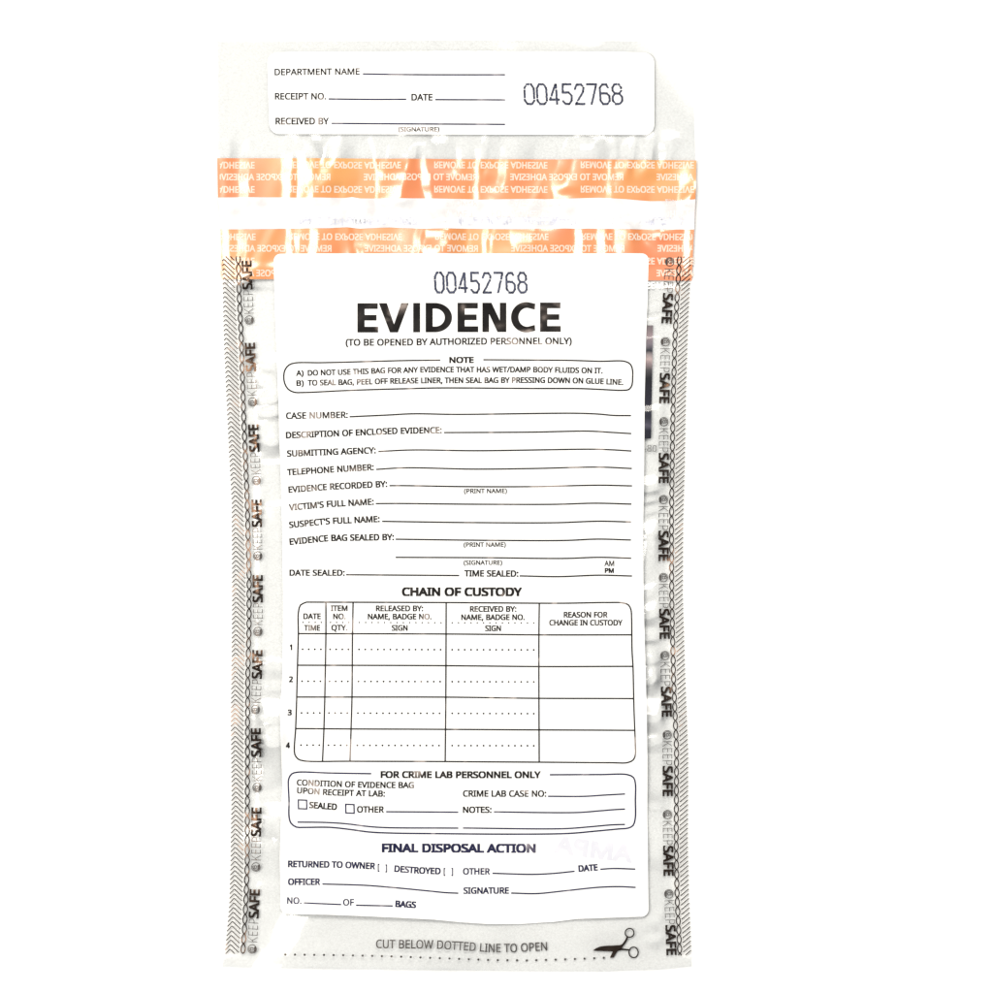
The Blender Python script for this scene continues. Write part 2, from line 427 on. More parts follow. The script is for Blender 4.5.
# ------------------------------------------------------------------ capitals of a plain humanist sans, as outlines
GLYPHS = """
A=447;382,0 321,155 123,155 64,0 0,0 195,502 252,502 447,0;246,362 239,382 230,413 223,437 215,409 208,382 201,362 144,211 303,211
B=455;211,500 268,497 316,488 353,472 379,449 395,417 401,376 398,348 390,324 376,303 357,286 334,273 305,265 305,262 335,255 362,244 385,228 403,206 414,178 417,142 412,100 396,65 371,37 336,16 309,7 278,2 244,0 68,0 68,500;223,287 262,289 291,296 312,308 329,333 335,369 328,404 306,428 283,438 252,444 214,446 131,446 131,287;131,235 131,53 232,53 272,56 302,65 324,79 344,109 350,147 347,172 339,193 323,211 300,224 268,232 227,235
C=443;282,452 244,448 210,438 180,421 155,398 136,369 121,334 112,295 109,250 111,211 118,175 129,143 143,115 163,92 186,73 214,59 245,51 282,48 314,50 344,54 401,68 401,13 373,4 343,-2 311,-6 272,-7 224,-4 182,7 145,25 114,48 88,78 68,114 54,155 46,201 43,251 44,287 50,322 58,354 71,384 86,411 105,436 127,457 152,474 180,488 211,499 246,505 283,507 321,505 357,499 391,490 421,478 396,424 344,443 315,450
D=511;468,255 465,202 455,155 437,114 414,79 384,51 348,29 307,13 260,3 207,0 68,0 68,500 222,500 270,497 314,488 353,472 387,450 415,423 438,390 455,351 465,306;402,253 400,295 392,331 380,362 363,388 341,409 315,425 285,437 251,444 213,446 131,446 131,54 199,54 261,59 312,76 351,104 379,143 396,192
E=389;347,0 68,0 68,500 347,500 347,445 131,445 131,289 335,289 335,234 131,234 131,55 347,55
F=363;131,0 68,0 68,500 347,500 347,445 131,445 131,268 334,268 334,212 131,212
G=510;285,264 458,264 458,19 417,7 376,-1 347,-4 316,-6 282,-7 233,-4 189,7 151,24 119,48 92,78 70,113 55,154 46,200 43,250 46,300 56,345 74,386 97,421 127,451 162,475 203,493 250,503 302,507 343,505 381,499 417,490 451,478 427,423 399,434 367,443 333,450 298,452 261,449 226,441 196,427 170,409 148,385 131,357 119,325 111,290 109,250 111,212 117,177 128,145 143,116 163,92 188,73 219,59 255,50 297,48 353,51 395,60 395,208 285,208
H=519;450,0 387,0 387,233 131,233 131,0 68,0 68,500 131,500 131,289 387,289 387,500 450,500
I=237;209,0 28,0 28,36 87,50 87,450 28,464 28,500 209,500 209,464 150,450 150,50 209,36
J=191;-3,-133 -32,-131 -55,-124 -55,-71 -31,-76 -4,-78 13,-76 29,-71 43,-61 55,-46 62,-25 64,3 64,500 127,500 127,8 123,-36 111,-72 92,-99 66,-118 34,-129
K=433;433,0 359,0 182,239 131,194 131,0 68,0 68,500 131,500 131,254 174,301 217,349 352,500 426,500 228,282
L=367;68,0 68,500 131,500 131,56 349,56 349,0
M=635;289,0 124,438 121,438 124,403 125,355 126,303 126,0 68,0 68,500 161,500 315,90 318,90 475,500 567,500 567,0 505,0 505,307 506,356 508,402 510,438 507,438 340,0
N=532;464,0 391,0 123,415 120,415 123,377 125,330 126,279 126,0 68,0 68,500 141,500 408,86 410,86 409,120 407,169 405,218 405,500 464,500
O=547;504,251 503,213 498,178 489,145 478,115 464,88 446,64 425,43 401,25 374,11 343,1 310,-5 274,-7 236,-5 202,1 172,12 144,26 120,43 99,64 82,88 68,115 57,146 49,179 44,214 43,251 46,301 54,345 68,386 88,421 113,451 145,475 182,493 225,504 275,508 322,504 364,494 401,476 432,452 458,422 478,386 493,345 501,300;109,251 111,211 117,174 127,142 141,114 159,91 181,72 208,59 239,50 274,48 309,50 340,59 367,72 389,91 406,114 420,142 430,174 436,211 438,251 433,309 420,359 398,399 367,429 326,446 275,452 239,450 208,442 181,428 159,410 141,387 127,359 117,327 111,291
P=424;200,500 260,496 307,483 343,461 368,432 383,396 388,353 385,323 378,294 364,267 345,243 318,223 283,208 255,200 224,196 188,195 131,195 131,0 68,0 68,500;195,446 131,446 131,249 181,249 225,251 261,259 288,272 307,291 319,317 323,350 315,392 292,422 268,435 235,443
Q=547;504,251 502,211 497,174 488,140 475,109 459,81 439,56 416,35 389,18 359,6 478,-119 388,-119 291,-6 283,-7 274,-7 236,-5 202,1 172,12 144,26 120,43 99,64 82,88 68,115 57,146 49,179 44,214 43,251 46,301 54,345 68,386 88,421 113,451 145,475 182,493 225,504 275,508 322,504 364,494 401,476 432,452 458,422 478,386 493,345 501,300;109,251 111,211 117,174 127,142 141,114 159,91 181,72 208,59 239,50 274,48 309,50 340,59 367,72 389,91 406,114 420,142 430,174 436,211 438,251 433,309 420,359 398,399 367,429 326,446 275,452 239,450 208,442 181,428 159,410 141,387 127,359 117,327 111,291
R=436;206,500 245,498 279,493 308,484 344,465 368,437 383,401 388,358 384,321 373,291 357,267 336,249 312,235 288,224 425,0 352,0 230,207 131,207 131,0 68,0 68,500;202,445 131,445 131,260 206,260 243,262 272,271 295,284 316,314 323,355 320,385 310,408 294,425 270,436 240,443
S=384;352,134 346,92 330,58 303,30 268,10 239,0 208,-5 173,-7 119,-4 73,4 36,17 36,77 64,66 98,57 136,50 176,48 210,50 238,57 260,69 276,85 285,105 289,128 286,151 278,169 264,186 242,201 211,215 171,231 114,257 92,271 74,288 60,307 50,328 44,352 42,380 47,417 62,448 87,473 119,492 157,503 202,507 241,505 277,499 310,490 340,479 320,425 264,444 233,450 200,452 171,449 148,443 129,432 116,417 108,399 106,379 108,356 116,337 130,321 151,307 179,293 215,278 256,261 290,243 316,223 336,199 348,170
T=389;226,0 163,0 163,445 7,445 7,500 382,500 382,445 226,445
U=512;448,176 446,143 439,112 427,83 411,57 389,35 363,17 332,4 295,-4 254,-7 196,-1 149,16 112,44 85,81 68,126 63,178 63,500 126,500 126,176 130,138 141,107 159,81 184,63 217,51 257,48 298,52 331,64 355,84 373,110 383,141 386,176 386,500 448,500
V=420;420,500 242,0 179,0 0,500 66,500 179,179 192,140 202,104 210,70 218,104 229,141 242,181 354,500
W=651;642,500 509,0 445,0 348,328 340,358 332,387 326,411 323,426 320,411 315,387 308,357 299,326 204,0 141,0 8,500 74,500 152,195 160,163 166,132 172,103 176,76 180,104 186,135 194,167 202,198 291,500 356,500 447,196 457,164 464,132 470,102 475,76 480,112 489,153 499,195 576,500
X=410;408,0 336,0 204,217 69,0 3,0 169,261 13,500 83,500 206,304 329,500 396,500 241,262
Y=396;198,254 328,500 396,500 230,194 230,0 167,0 167,191 0,500 69,500
Z=401;373,0 27,0 27,48 290,444 35,444 35,500 366,500 366,452 103,56 373,56
0=401;366,251 365,212 362,175 357,142 345,98 328,61 305,32 276,11 241,-3 200,-7 164,-4 133,7 107,24 84,47 66,77 52,112 42,153 36,200 34,251 36,302 42,348 51,389 64,425 82,454 104,477 130,494 162,504 200,508 235,504 266,494 293,477 315,454 334,425 348,389 358,348 364,302;96,251 97,208 100,169 106,137 119,97 139,68 166,51 200,46 234,51 260,68 280,96 293,136 299,169 303,207 304,251 303,294 299,332 293,364 280,404 260,432 234,449 200,455 166,449 139,432 119,404 106,364 100,332 97,294
1=401;249,0 188,0 188,349 189,384 190,410 191,436 171,417 148,397 95,354 62,395 197,500 249,500
2=401;364,0 34,0 34,51 165,183 228,251 251,280 268,308 277,338 281,370 275,407 256,433 228,449 193,454 158,451 129,442 101,427 72,407 39,448 82,478 107,490 133,499 162,505 193,507 236,503 273,491 303,471 325,445 339,412 344,374 340,336 328,300 308,266 283,233 216,162 111,59 111,56 364,56
3=401;345,383 342,352 333,325 317,303 297,285 271,272 242,263 242,261 278,253 308,241 331,223 353,187 361,142 356,101 340,65 315,35 278,12 247,1 210,-5 169,-7 131,-6 96,-1 63,7 32,20 32,78 64,64 99,54 135,47 169,45 210,48 242,56 266,71 289,102 296,144 292,172 280,194 260,211 232,223 197,230 156,232 108,232 108,284 157,284 195,287 226,296 250,310 268,329 279,353 282,379 276,411 258,435 229,450 191,455 166,454 143,450 103,435 65,413 34,455 64,475 100,492 128,500 158,505 190,507 238,503 277,491 307,472 328,447 341,417
4=401;387,113 314,113 314,0 254,0 254,113 15,113 15,166 250,503 314,503 314,169 387,169;254,326 255,360 256,388 257,414 258,437 255,437 241,408 225,382 75,169 254,169
5=401;193,307 225,305 255,299 282,289 315,268 340,239 355,203 361,160 358,127 351,97 338,70 311,37 274,13 244,2 211,-5 174,-7 136,-5 101,0 70,9 44,20 44,78 72,65 105,54 141,48 174,46 209,48 239,57 264,72 282,93 294,120 298,153 290,197 268,229 244,243 212,252 172,255 127,251 87,244 56,264 75,500 326,500 326,444 127,444 116,299 148,304
6=401;39,214 40,257 44,299 53,340 65,379 83,414 106,445 135,471 171,491 200,500 232,505 268,507 300,506 329,501 329,448 301,454 269,457 225,453 188,440 160,421 138,396 122,366 111,332 104,294 100,254 104,254 116,270 131,284 149,296 170,305 194,311 223,313 263,309 299,295 328,273 349,243 363,206 368,161 365,128 359,98 348,71 324,38 293,13 254,-2 209,-7 174,-4 142,6 113,23 88,47 67,78 51,116 44,145 40,178;208,45 248,52 279,73 295,96 304,125 307,161 301,204 283,237 252,258 210,265 179,261 153,251 131,236 114,216 104,195 101,173 103,150 107,127 116,106 128,86 143,69 161,56 183,48
7=401;95,0 300,444 31,444 31,500 366,500 366,452 163,0
8=401;200,507 241,504 277,493 307,476 330,453 345,423 349,387 346,359 336,335 321,314 302,295 279,279 254,265 284,249 310,231 333,211 350,188 362,161 366,130 360,90 345,57 321,30 288,10 262,0 233,-5 202,-7 168,-5 137,0 110,9 77,29 54,55 39,88 34,127 38,159 49,187 65,210 87,230 112,247 138,261 115,276 93,293 76,312 62,334 53,359 50,388 55,423 70,453 93,476 123,493 159,504;95,127 101,93 120,66 153,48 200,42 245,48 278,66 299,94 305,129 302,152 292,172 277,190 256,205 230,219 200,232 189,236 161,222 137,207 119,191 105,172 97,151;199,457 164,453 136,439 117,416 111,385 114,361 123,342 137,326 156,312 202,289 246,312 263,326 277,342 286,362 289,385 282,416 264,439 235,453
9=401;364,286 363,244 358,201 350,160 338,121 320,86 297,55 268,29 231,9 203,0 170,-5 134,-7 102,-5 71,0 71,53 101,46 133,43 178,47 214,60 243,79 265,103 281,133 292,168 299,205 302,245 298,245 286,230 271,216 253,204 232,195 207,189 179,187 138,191 103,205 74,227 53,256 39,294 35,338 37,372 44,402 55,429 79,462 111,487 150,502 195,507 229,504 261,493 290,476 315,452 336,422 351,384 358,355 363,322;195,455 155,448 124,426 108,404 99,375 96,339 102,296 119,263 149,242 192,235 223,239 250,249 272,264 288,284 298,305 302,327 300,350 295,372 287,394 275,414 260,431 242,444 220,452
(=210;28,192 29,230 33,267 39,304 47,340 59,375 73,408 90,441 109,471 131,500 189,500 159,455 134,406 115,355 101,302 93,248 90,193 92,157 95,121 102,85 110,50 121,16 134,-17 150,-49 168,-81 188,-111 131,-111 109,-82 90,-52 73,-21 59,12 47,47 39,82 33,118 29,155
)=210;182,192 181,155 177,118 171,82 163,47 151,12 138,-21 121,-52 102,-82 79,-111 22,-111 42,-81 60,-49 76,-17 89,16 100,50 109,85 115,121 119,157 120,193 119,229 115,266 109,302 100,337 89,372 76,406 60,439 42,470 21,500 79,500 102,471 121,441 138,408 151,375 163,340 171,304 177,267 181,230
.=188;50,38 54,60 63,74 77,82 93,85 110,82 124,74 134,60 137,38 134,16 124,1 110,-7 93,-10 77,-7 63,1 54,16
,=188;134,74 118,20 97,-37 74,-90 29,-90 42,-33 55,27 64,81 130,81
:=188;50,38 54,60 63,74 77,82 93,85 110,82 124,74 134,60 137,38 134,16 124,1 110,-7 93,-10 77,-7 63,1 54,16;50,338 54,360 63,375 77,383 93,385 110,383 124,375 134,360 137,338 134,316 124,301 110,293 93,290 77,293 63,301 54,316
/=261;254,500 67,0 7,0 193,500
'=158;112,500 98,319 60,319 46,500
[=230;213,-111 56,-111 56,500 213,500 213,450 116,450 116,-60 213,-60
]=230;18,-60 114,-60 114,450 18,450 18,500 174,500 174,-111 18,-111
-=225;28,160 28,215 197,215 197,160
@=630;589,250 587,218 582,187 572,158 559,131 542,109 521,91 496,80 468,76 439,81 417,95 402,115 394,137 391,137 375,113 354,94 326,81 292,76 259,80 232,92 210,112 194,138 184,170 181,207 185,250 199,288 221,320 250,344 287,359 329,364 360,363 390,359 436,347 429,205 429,187 429,180 432,150 442,132 456,123 472,120 492,124 509,138 522,158 532,185 538,216 540,251 537,292 528,329 514,361 494,389 470,412 442,430 410,443 375,451 338,454 299,452 264,445 232,435 203,421 177,403 154,382 135,357 120,330 107,301 98,269 93,234 91,198 94,155 102,116 116,82 134,52 158,28 187,9 221,-5 260,-13 303,-16 345,-14 385,-7 454,14 454,-34 422,-45 386,-54 347,-60 303,-62 251,-59 204,-49 162,-32 126,-8 96,22 72,57 54,98 44,145 41,196 43,238 50,279 61,317 76,352 96,385 120,414 147,439 178,460 213,477 251,490 293,497 338,500 373,498 406,492 438,483 467,470 494,453 518,433 539,410 556,384 570,354 581,322 587,287;235,205 240,166 253,140 274,125 301,120 335,127 357,149 371,183 377,225 382,313 359,318 330,320 299,316 275,303 256,284 244,260 238,233
"""
ADV, OUT = {' ': 200}, {}
for ln in GLYPHS.strip('\n').split('\n'):
    ch, rest = ln[0], ln[2:]
    parts = rest.split(';')
    ADV[ch] = int(parts[0])
    OUT[ch] = [[tuple(float(n) for n in q.split(',')) for q in p.split(' ')] for p in parts[1:]]
_gc = {}


def glyph(c, bold, aspect=1.0):
    key = (c, bold, round(aspect, 2))
    if key in _gc: return _gc[key]
    loops = OUT[c]
    area = sum(sum(a[0] * b[1] - b[0] * a[1] for a, b in zip(l, l[1:] + l[:1])) for l in loops)
    sg = 1 if area > 0 else -1
    res = []
    for l in loops:
        n = len(l)
        o = []
        for i in range(n):
            a, b, d = np.array(l[i - 1]), np.array(l[i]), np.array(l[(i + 1) % n])
            d1, d2 = b - a, d - b
            d1 = d1 / (np.linalg.norm(d1) + 1e-9)
            d2 = d2 / (np.linalg.norm(d2) + 1e-9)
            n1, n2 = np.array((d1[1], -d1[0])), np.array((d2[1], -d2[0]))
            m = (n1 + n2) / max(0.55, 1 + float(n1 @ n2)) * sg * bold
            o.append((b[0] + m[0] / max(aspect, .3), min(max(b[1] + m[1], -14 if b[1] > -20 else -999), 514 if b[1] < 520 else 999)))
        res.append(o)
    vs, es = [], []
    for l in res:
        k = len(vs)
        vs += [Vector(p) for p in l]
        es += [(k + i, k + (i + 1) % len(l)) for i in range(len(l))]
    ov, oe, of, *_ = delaunay_2d_cdt(vs, es, [], 0, 1e-4)
    tri = []
    for f in of:
        cx, cy = sum(ov[i].x for i in f) / 3, sum(ov[i].y for i in f) / 3
        wn = 0
        for l in res:
            for p, q in zip(l, l[1:] + l[:1]):
                if (p[1] <= cy) != (q[1] <= cy):
                    if p[0] + (cy - p[1]) / (q[1] - p[1]) * (q[0] - p[0]) > cx:
                        wn += 1 if q[1] > p[1] else -1
        if wn * sg > 0: tri.append(tuple(f))
    pts = [tuple(p) for p in ov]
    _gc[key] = (pts, tri)
    return _gc[key]


# ------------------------------------------------------------------ materials
def mat(name):
    m = bpy.data.materials.new(name)
    m.use_nodes = True
    nt = m.node_tree
    return m, nt, nt.nodes['Principled BSDF']


def coords(nt, scale):
    tc = nt.nodes.new('ShaderNodeTexCoord')
    mp = nt.nodes.new('ShaderNodeMapping')
    mp.inputs['Scale'].default_value = scale
    nt.links.new(tc.outputs['Object'], mp.inputs['Vector'])
    return mp.outputs['Vector']


def noise(nt, vec, scale, detail=3, rough=.5):
    n = nt.nodes.new('ShaderNodeTexNoise')
    n.inputs['Scale'].default_value = scale
    n.inputs['Detail'].default_value = detail
    n.inputs['Roughness'].default_value = rough
    nt.links.new(vec, n.inputs['Vector'])
    return n.outputs['Fac']


def ramp(nt, fac, stops):
    r = nt.nodes.new('ShaderNodeValToRGB')
    e = r.color_ramp.elements
    e[0].position, e[0].color = stops[0][0], (*stops[0][1], 1)
    e[1].position, e[1].color = stops[-1][0], (*stops[-1][1], 1)
    for p, c in stops[1:-1]:
        q = e.new(p)
        q.color = (*c, 1)
    nt.links.new(fac, r.inputs['Fac'])
    return r.outputs['Color']


def bump(nt, height, strength, dist):
    b = nt.nodes.new('ShaderNodeBump')
    b.inputs['Strength'].default_value = strength
    b.inputs['Distance'].default_value = dist
    nt.links.new(height, b.inputs['Height'])
    return b.outputs['Normal']


def g3(v): return (v, v, v)


def mat_backdrop():
    m, nt, b = mat('white_sweep')
    n = noise(nt, coords(nt, (1, 1, 1)), 6, 2)
    nt.links.new(ramp(nt, n, [(.3, g3(.90)), (.7, g3(.93))]), b.inputs['Base Color'])
    b.inputs['Roughness'].default_value = .8
    b.inputs['Specular IOR Level'].default_value = .1
    return m


def mat_film(name, dens, tone, rough=.2, weave=.12, tint=.9):
    """thin milky polyethylene: part see-through, part scattering, with a glossy skin and a fine embossed weave"""
    m, nt, b = mat(name)
    nt.nodes.remove(b)
    out = nt.nodes['Material Output']
    vec = coords(nt, (1, 1, 1))
    rot = nt.nodes.new('ShaderNodeMapping')
    rot.inputs['Rotation'].default_value = (0, 0, R(28))
    rot.inputs['Scale'].default_value = (1, 1.25, 1)
    nt.links.new(vec, rot.inputs['Vector'])
    fine = nt.nodes.new('ShaderNodeTexVoronoi')
    fine.inputs['Scale'].default_value = 850
    nt.links.new(rot.outputs['Vector'], fine.inputs['Vector'])
    cloud = noise(nt, vec, 45, 4)
    tr = nt.nodes.new('ShaderNodeBsdfTransparent')
    # welded seals and the folded corner are clearer than the rest (mesh attribute 'weld')
    at = nt.nodes.new('ShaderNodeAttribute'); at.attribute_name = 'weld'
    mc = nt.nodes.new('ShaderNodeMix'); mc.data_type = 'RGBA'
    nt.links.new(at.outputs['Fac'], mc.inputs[0])
    wv = ramp(nt, fine.outputs['Distance'], [(.0, (tint + .020, tint + .028, tint + .032)), (.9, (tint - .045, tint - .040, tint - .036))])
    nt.links.new(wv, mc.inputs[6])
    mc.inputs[7].default_value = (.957, .957, .955, 1)
    nt.links.new(mc.outputs[2], tr.inputs['Color'])
    df = nt.nodes.new('ShaderNodeBsdfDiffuse')
    df.inputs['Color'].default_value = (*tone, 1)
    mx = nt.nodes.new('ShaderNodeMixShader')
    # milkiness varies a little: base + clouding + weave
    a = nt.nodes.new('ShaderNodeMath'); a.operation = 'MULTIPLY_ADD'
    a.inputs[1].default_value = dens * .5; a.inputs[2].default_value = dens * .75
    nt.links.new(cloud, a.inputs[0])
    c = nt.nodes.new('ShaderNodeMath'); c.operation = 'MULTIPLY_ADD'
    c.inputs[1].default_value = -weave
    nt.links.new(fine.outputs['Distance'], c.inputs[0])
    nt.links.new(a.outputs[0], c.inputs[2])
    nt.links.new(c.outputs[0], mx.inputs['Fac'])
    nt.links.new(tr.outputs[0], mx.inputs[1])
    nt.links.new(df.outputs[0], mx.inputs[2])
    gl = nt.nodes.new('ShaderNodeBsdfGlossy')
    gl.inputs['Roughness'].default_value = rough
    fr = nt.nodes.new('ShaderNodeFresnel')
    fr.inputs['IOR'].default_value = 1.52
    m2 = nt.nodes.new('ShaderNodeMixShader')
    nm = bump(nt, cloud, .15, .0015)
    nt.links.new(nm, gl.inputs['Normal'])
    nt.links.new(nm, fr.inputs['Normal'])
    nt.links.new(fr.outputs[0], m2.inputs['Fac'])
    nt.links.new(mx.outputs[0], m2.inputs[1])
    nt.links.new(gl.outputs[0], m2.inputs[2])
    nt.links.new(m2.outputs[0], out.inputs['Surface'])
    return m


def mat_plain(name, c0, c1, rough, spec, nscale=60, tint=None, bmp=0.0, bscale=300, coat=0, coatr=.12):
    m, nt, b = mat(name)
    vec = coords(nt, (1, 1, 1))
    nt.links.new(ramp(nt, noise(nt, vec, nscale, 4), [(.35, c0), (.65, c1)]), b.inputs['Base Color'])
    b.inputs['Roughness'].default_value = rough
    b.inputs['Specular IOR Level'].default_value = spec
    if tint: b.inputs['Specular Tint'].default_value = (*tint, 1)
    if coat:
        b.inputs['Coat Weight'].default_value = coat
        b.inputs['Coat Roughness'].default_value = coatr
        b.inputs['Coat IOR'].default_value = 1.7
    if bmp: nt.links.new(bump(nt, noise(nt, vec, bscale, 2), bmp, (.0048 if 'ink' in name else .0035) if bmp > .5 else .001), b.inputs['Normal'])
    return m


M_BACKDROP = mat_backdrop()
M_BACK = mat_film('milky_back_film', .015, (.7, .7, .69), .3, .0, .99)
M_FRONT = mat_film('milky_front_film', .012, (.7, .7, .69), .115, .0, .862)
M_LINER = mat_plain('orange_liner_film', (.77, .205, .065), (.77, .35, .085), .19, .9, 14, bmp=.3, bscale=45, coat=.9, coatr=.42)
M_STRIP = mat_plain('white_tape', (.66, .64, .645), (.90, .90, .905), .25, .5, 75, bmp=.15, bscale=250)  # darker clouds: translucent show-through, plus crease shading put into the colour
M_LABEL = mat_plain('white_label_print', (.90, .90, .90), (.92, .92, .92), .35, .4, 20)
M_LINERTXT = mat_plain('pale_liner_print', (.80, .62, .50), (.84, .68, .56), .25, .6, 200)
M_GHOST = mat_plain('faint_pinkish_print', (.68, .62, .61), (.80, .79, .79), .4, .3, 260)
M_LAV = mat_plain('faint_lavender_print', (.52, .53, .63), (.82, .82, .84), .4, .3, 300)
M_SHOW = mat_plain('print_showing_through', (.655, .655, .72), (.715, .712, .765), .4, .3, 150)
M_INK = mat_plain('black_label_ink', g3(.004), g3(.012), .17, .40, 150, tint=(1, .84, .78), bmp=1.0, bscale=38)
M_NAVY = mat_plain('navy_label_ink', (.010, .012, .045), (.03, .03, .075), .15, .28, 150, tint=(.95, .85, .85), bmp=1.0, bscale=42)
M_SLATE = mat_plain('dot_matrix_ink', (.015, .02, .05), (.09, .10, .16), .3, .4, 900, bmp=.3, bscale=90)
M_SEAL = mat_plain('bronzing_seal_ink', g3(.005), g3(.014), .18, .55, 120, tint=(1, .60, .40), bmp=1.0, bscale=42)
M_SEALTHIN = mat_plain('thin_seal_ink', g3(.05), g3(.10), .25, .40, 120, tint=(1, .6, .4), bmp=.35, bscale=75)
M_GREYPRINT = mat_plain('grey_back_print', g3(.28), g3(.36), .4, .3, 300)

# ------------------------------------------------------------------ setting
bm = bmesh.new()
bmesh.ops.create_grid(bm, x_segments=8, y_segments=8, size=2.0)
me = bpy.data.meshes.new('backdrop')
bm.to_mesh(me)
bm.free()
me.materials.append(M_BACKDROP)
back = bpy.data.objects.new('backdrop', me)
COL.objects.link(back)
back['kind'] = 'structure'

# ------------------------------------------------------------------ the bag
bag = bpy.data.objects.new('evidence_bag', None)
COL.objects.link(bag)
bag['label'] = 'clear plastic evidence bag lying flat on white with orange tear strips and printed white form'
bag['category'] = 'evidence bag'


def const(v): return lambda t: 0 * np.asarray(t, float) + v
def tab(pts): return lambda t: interp(t, pts)


TOP = tab([(200, 41), (300, 40.5), (450, 39.8), (545, 40), (640, 40.6), (700, 41.5)])
BOT = tab([(200, 967), (224, 967.3), (256, 968.6), (420, 970.5), (560, 972.3), (600, 972.2), (660, 970.4), (692, 967)])
b1 = sheet('back_film', lambda y: HL(y) + .6 + 12.5 * sm((y - 244) / 6) * sm((962 - y) / 6), lambda y: HR(y) - .6 - 12.5 * sm((y - 244) / 6) * sm((962 - y) / 6), lambda x: TOP(x) + .8, lambda x: BOT(x) - .8, 6, None, M_BACK, bag, flat=.8)
b2 = sheet('front_film', HL, HR, TOP, BOT, 1.3, 0.0, M_FRONT, bag)
cv = np.empty(len(b2.data.vertices) * 3)
b2.data.vertices.foreach_get('co', cv)
vx, vy = cv[0::3] / S + CX, CY - cv[1::3] / S
wl = np.maximum(1 - sm((vx - HL(vy) - 15) / 5), 1 - sm((HR(vy) - vx - 15) / 5)) * sm((vy - 250) / 10) * (1 - sm((vy - 955) / 5))
wl = np.maximum(wl, .22 * sm((vy - 276) / 10))          # the pouch film is a little clearer than the doubled tab
wl = np.maximum(wl, .75 * sm(((vx - 640) * .9 - (vy - 60) * .7) / 20))
at = b2.data.attributes.new('weld', 'FLOAT', 'POINT')
at.data.foreach_set('value', wl)

# liner and its lettering
LL = tab([(155, 217.2), (203, 218), (230, 220.6), (281, 221.6)])
LR = tab([(155, 696.4), (203, 695.4), (230, 694), (281, 691.6)])
LT = tab([(217, 158.2), (340, 158.4), (450, 159.2), (600, 159.4), (697, 160.6)])
LB = tab([(217, 279), (300, 279.4), (600, 280.2), (697, 280.6)])
liner = sheet('adhesive_liner', LL, LR, LT, LB, 1.3, .35, M_LINER, bag)
PH = 'REMOVE TO EXPOSE ADHESIVE'


def lettering_row(ink, y, kind, shift=0.0, cap=6.4, x0=219.5, x1=694.0, bold=12):
    k0 = 287.8 - 146.4 * 2 + shift if kind == 'V' else 217.3 - 146.4 * 2 + shift
    for k in range(6):
        a = k0 + k * 146.4
        if a > x1 or a + 113.3 < x0: continue
        sub = Ink()
        sub.text(PH, [(a, y + cap / 2), (a + 56, y + cap / 2 + .1), (a + 113.3, y + cap / 2 + .2)], cap, bold, mirror=(kind == 'H'), flip=(kind == 'V'))
        keep = [f for f in sub.f if all(x0 < sub.v[i][0] < x1 for i in f)]
        b = len(ink.v)
        ink.v += sub.v
        ink.f += [tuple(b + i for i in f) for f in keep]


ink = Ink()
for y, kd, sh in [(165.0, 'V', 0), (176.9, 'H', 0), (189.3, 'V', 0), (236.7, 'V', 1), (248.3, 'H', 1), (260.9, 'V', 0), (273.0, 'H', 0)]:
    lettering_row(ink, y, kd, sh)
ink.build('liner_lettering', M_LINERTXT, liner, .62, fine=2.0)
ink = Ink()
lettering_row(ink, 285.2, 'V', 0)
ink.f = [f for f in ink.f if all(ink.v[i][0] > 640 and ink.v[i][0] < 672 for i in f)]
ink.build('white_lettering', mat_plain('white_film_print', g3(.86), g3(.9), .3, .3, 200), b2, .5, fine=2)

st = sheet('white_strip', tab([(198, 217.9), (230, 220.4)]), tab([(198, 695.4), (230, 694)]),
           tab([(217, 197.6), (250, 197.2), (300, 197.6), (345, 197.9), (352, 197.0), (360, 198.4), (430, 198.5), (470, 199.2), (480, 199.6), (535, 198.8), (545, 199.2),
                (600, 197.8), (625, 199.2), (650, 201.2), (675, 200.8), (694, 199.5), (697, 199)]),
           tab([(217, 229.4), (260, 229.2), (330, 228.2), (347, 227.2), (360, 228.6), (390, 227.4), (420, 228.8), (450, 228.6), (520, 229.4), (560, 228.6), (640, 229.4), (697, 229.6)]),
           1.5, .95, M_STRIP, bag)
ink = Ink()
lettering_row(ink, 202.6, 'H', 0)
lettering_row(ink, 213.6, 'V', 2)
ink.f = [f for f in ink.f if all(445 < ink.v[i][0] < 562 or 665 < ink.v[i][0] < 690 for i in f) and ink.v[f[0]][1] > 200]
ink.build('faded_lettering', M_GHOST, st, 1.12, fine=3)
ink = Ink()
lettering_row(ink, 220.6, 'V', 12, 7.4, 292, 694)
lettering_row(ink, 222.2, 'H', 40, 6.0, 292, 694)
rr = random.Random(3)
ink.f = [f for f in ink.f if not (423 < ink.v[f[0]][0] < 458 or 566 < ink.v[f[0]][0] < 640) or rr.random() < .08]
ink.build('lavender_lettering', M_LAV, st, 1.12, fine=3)

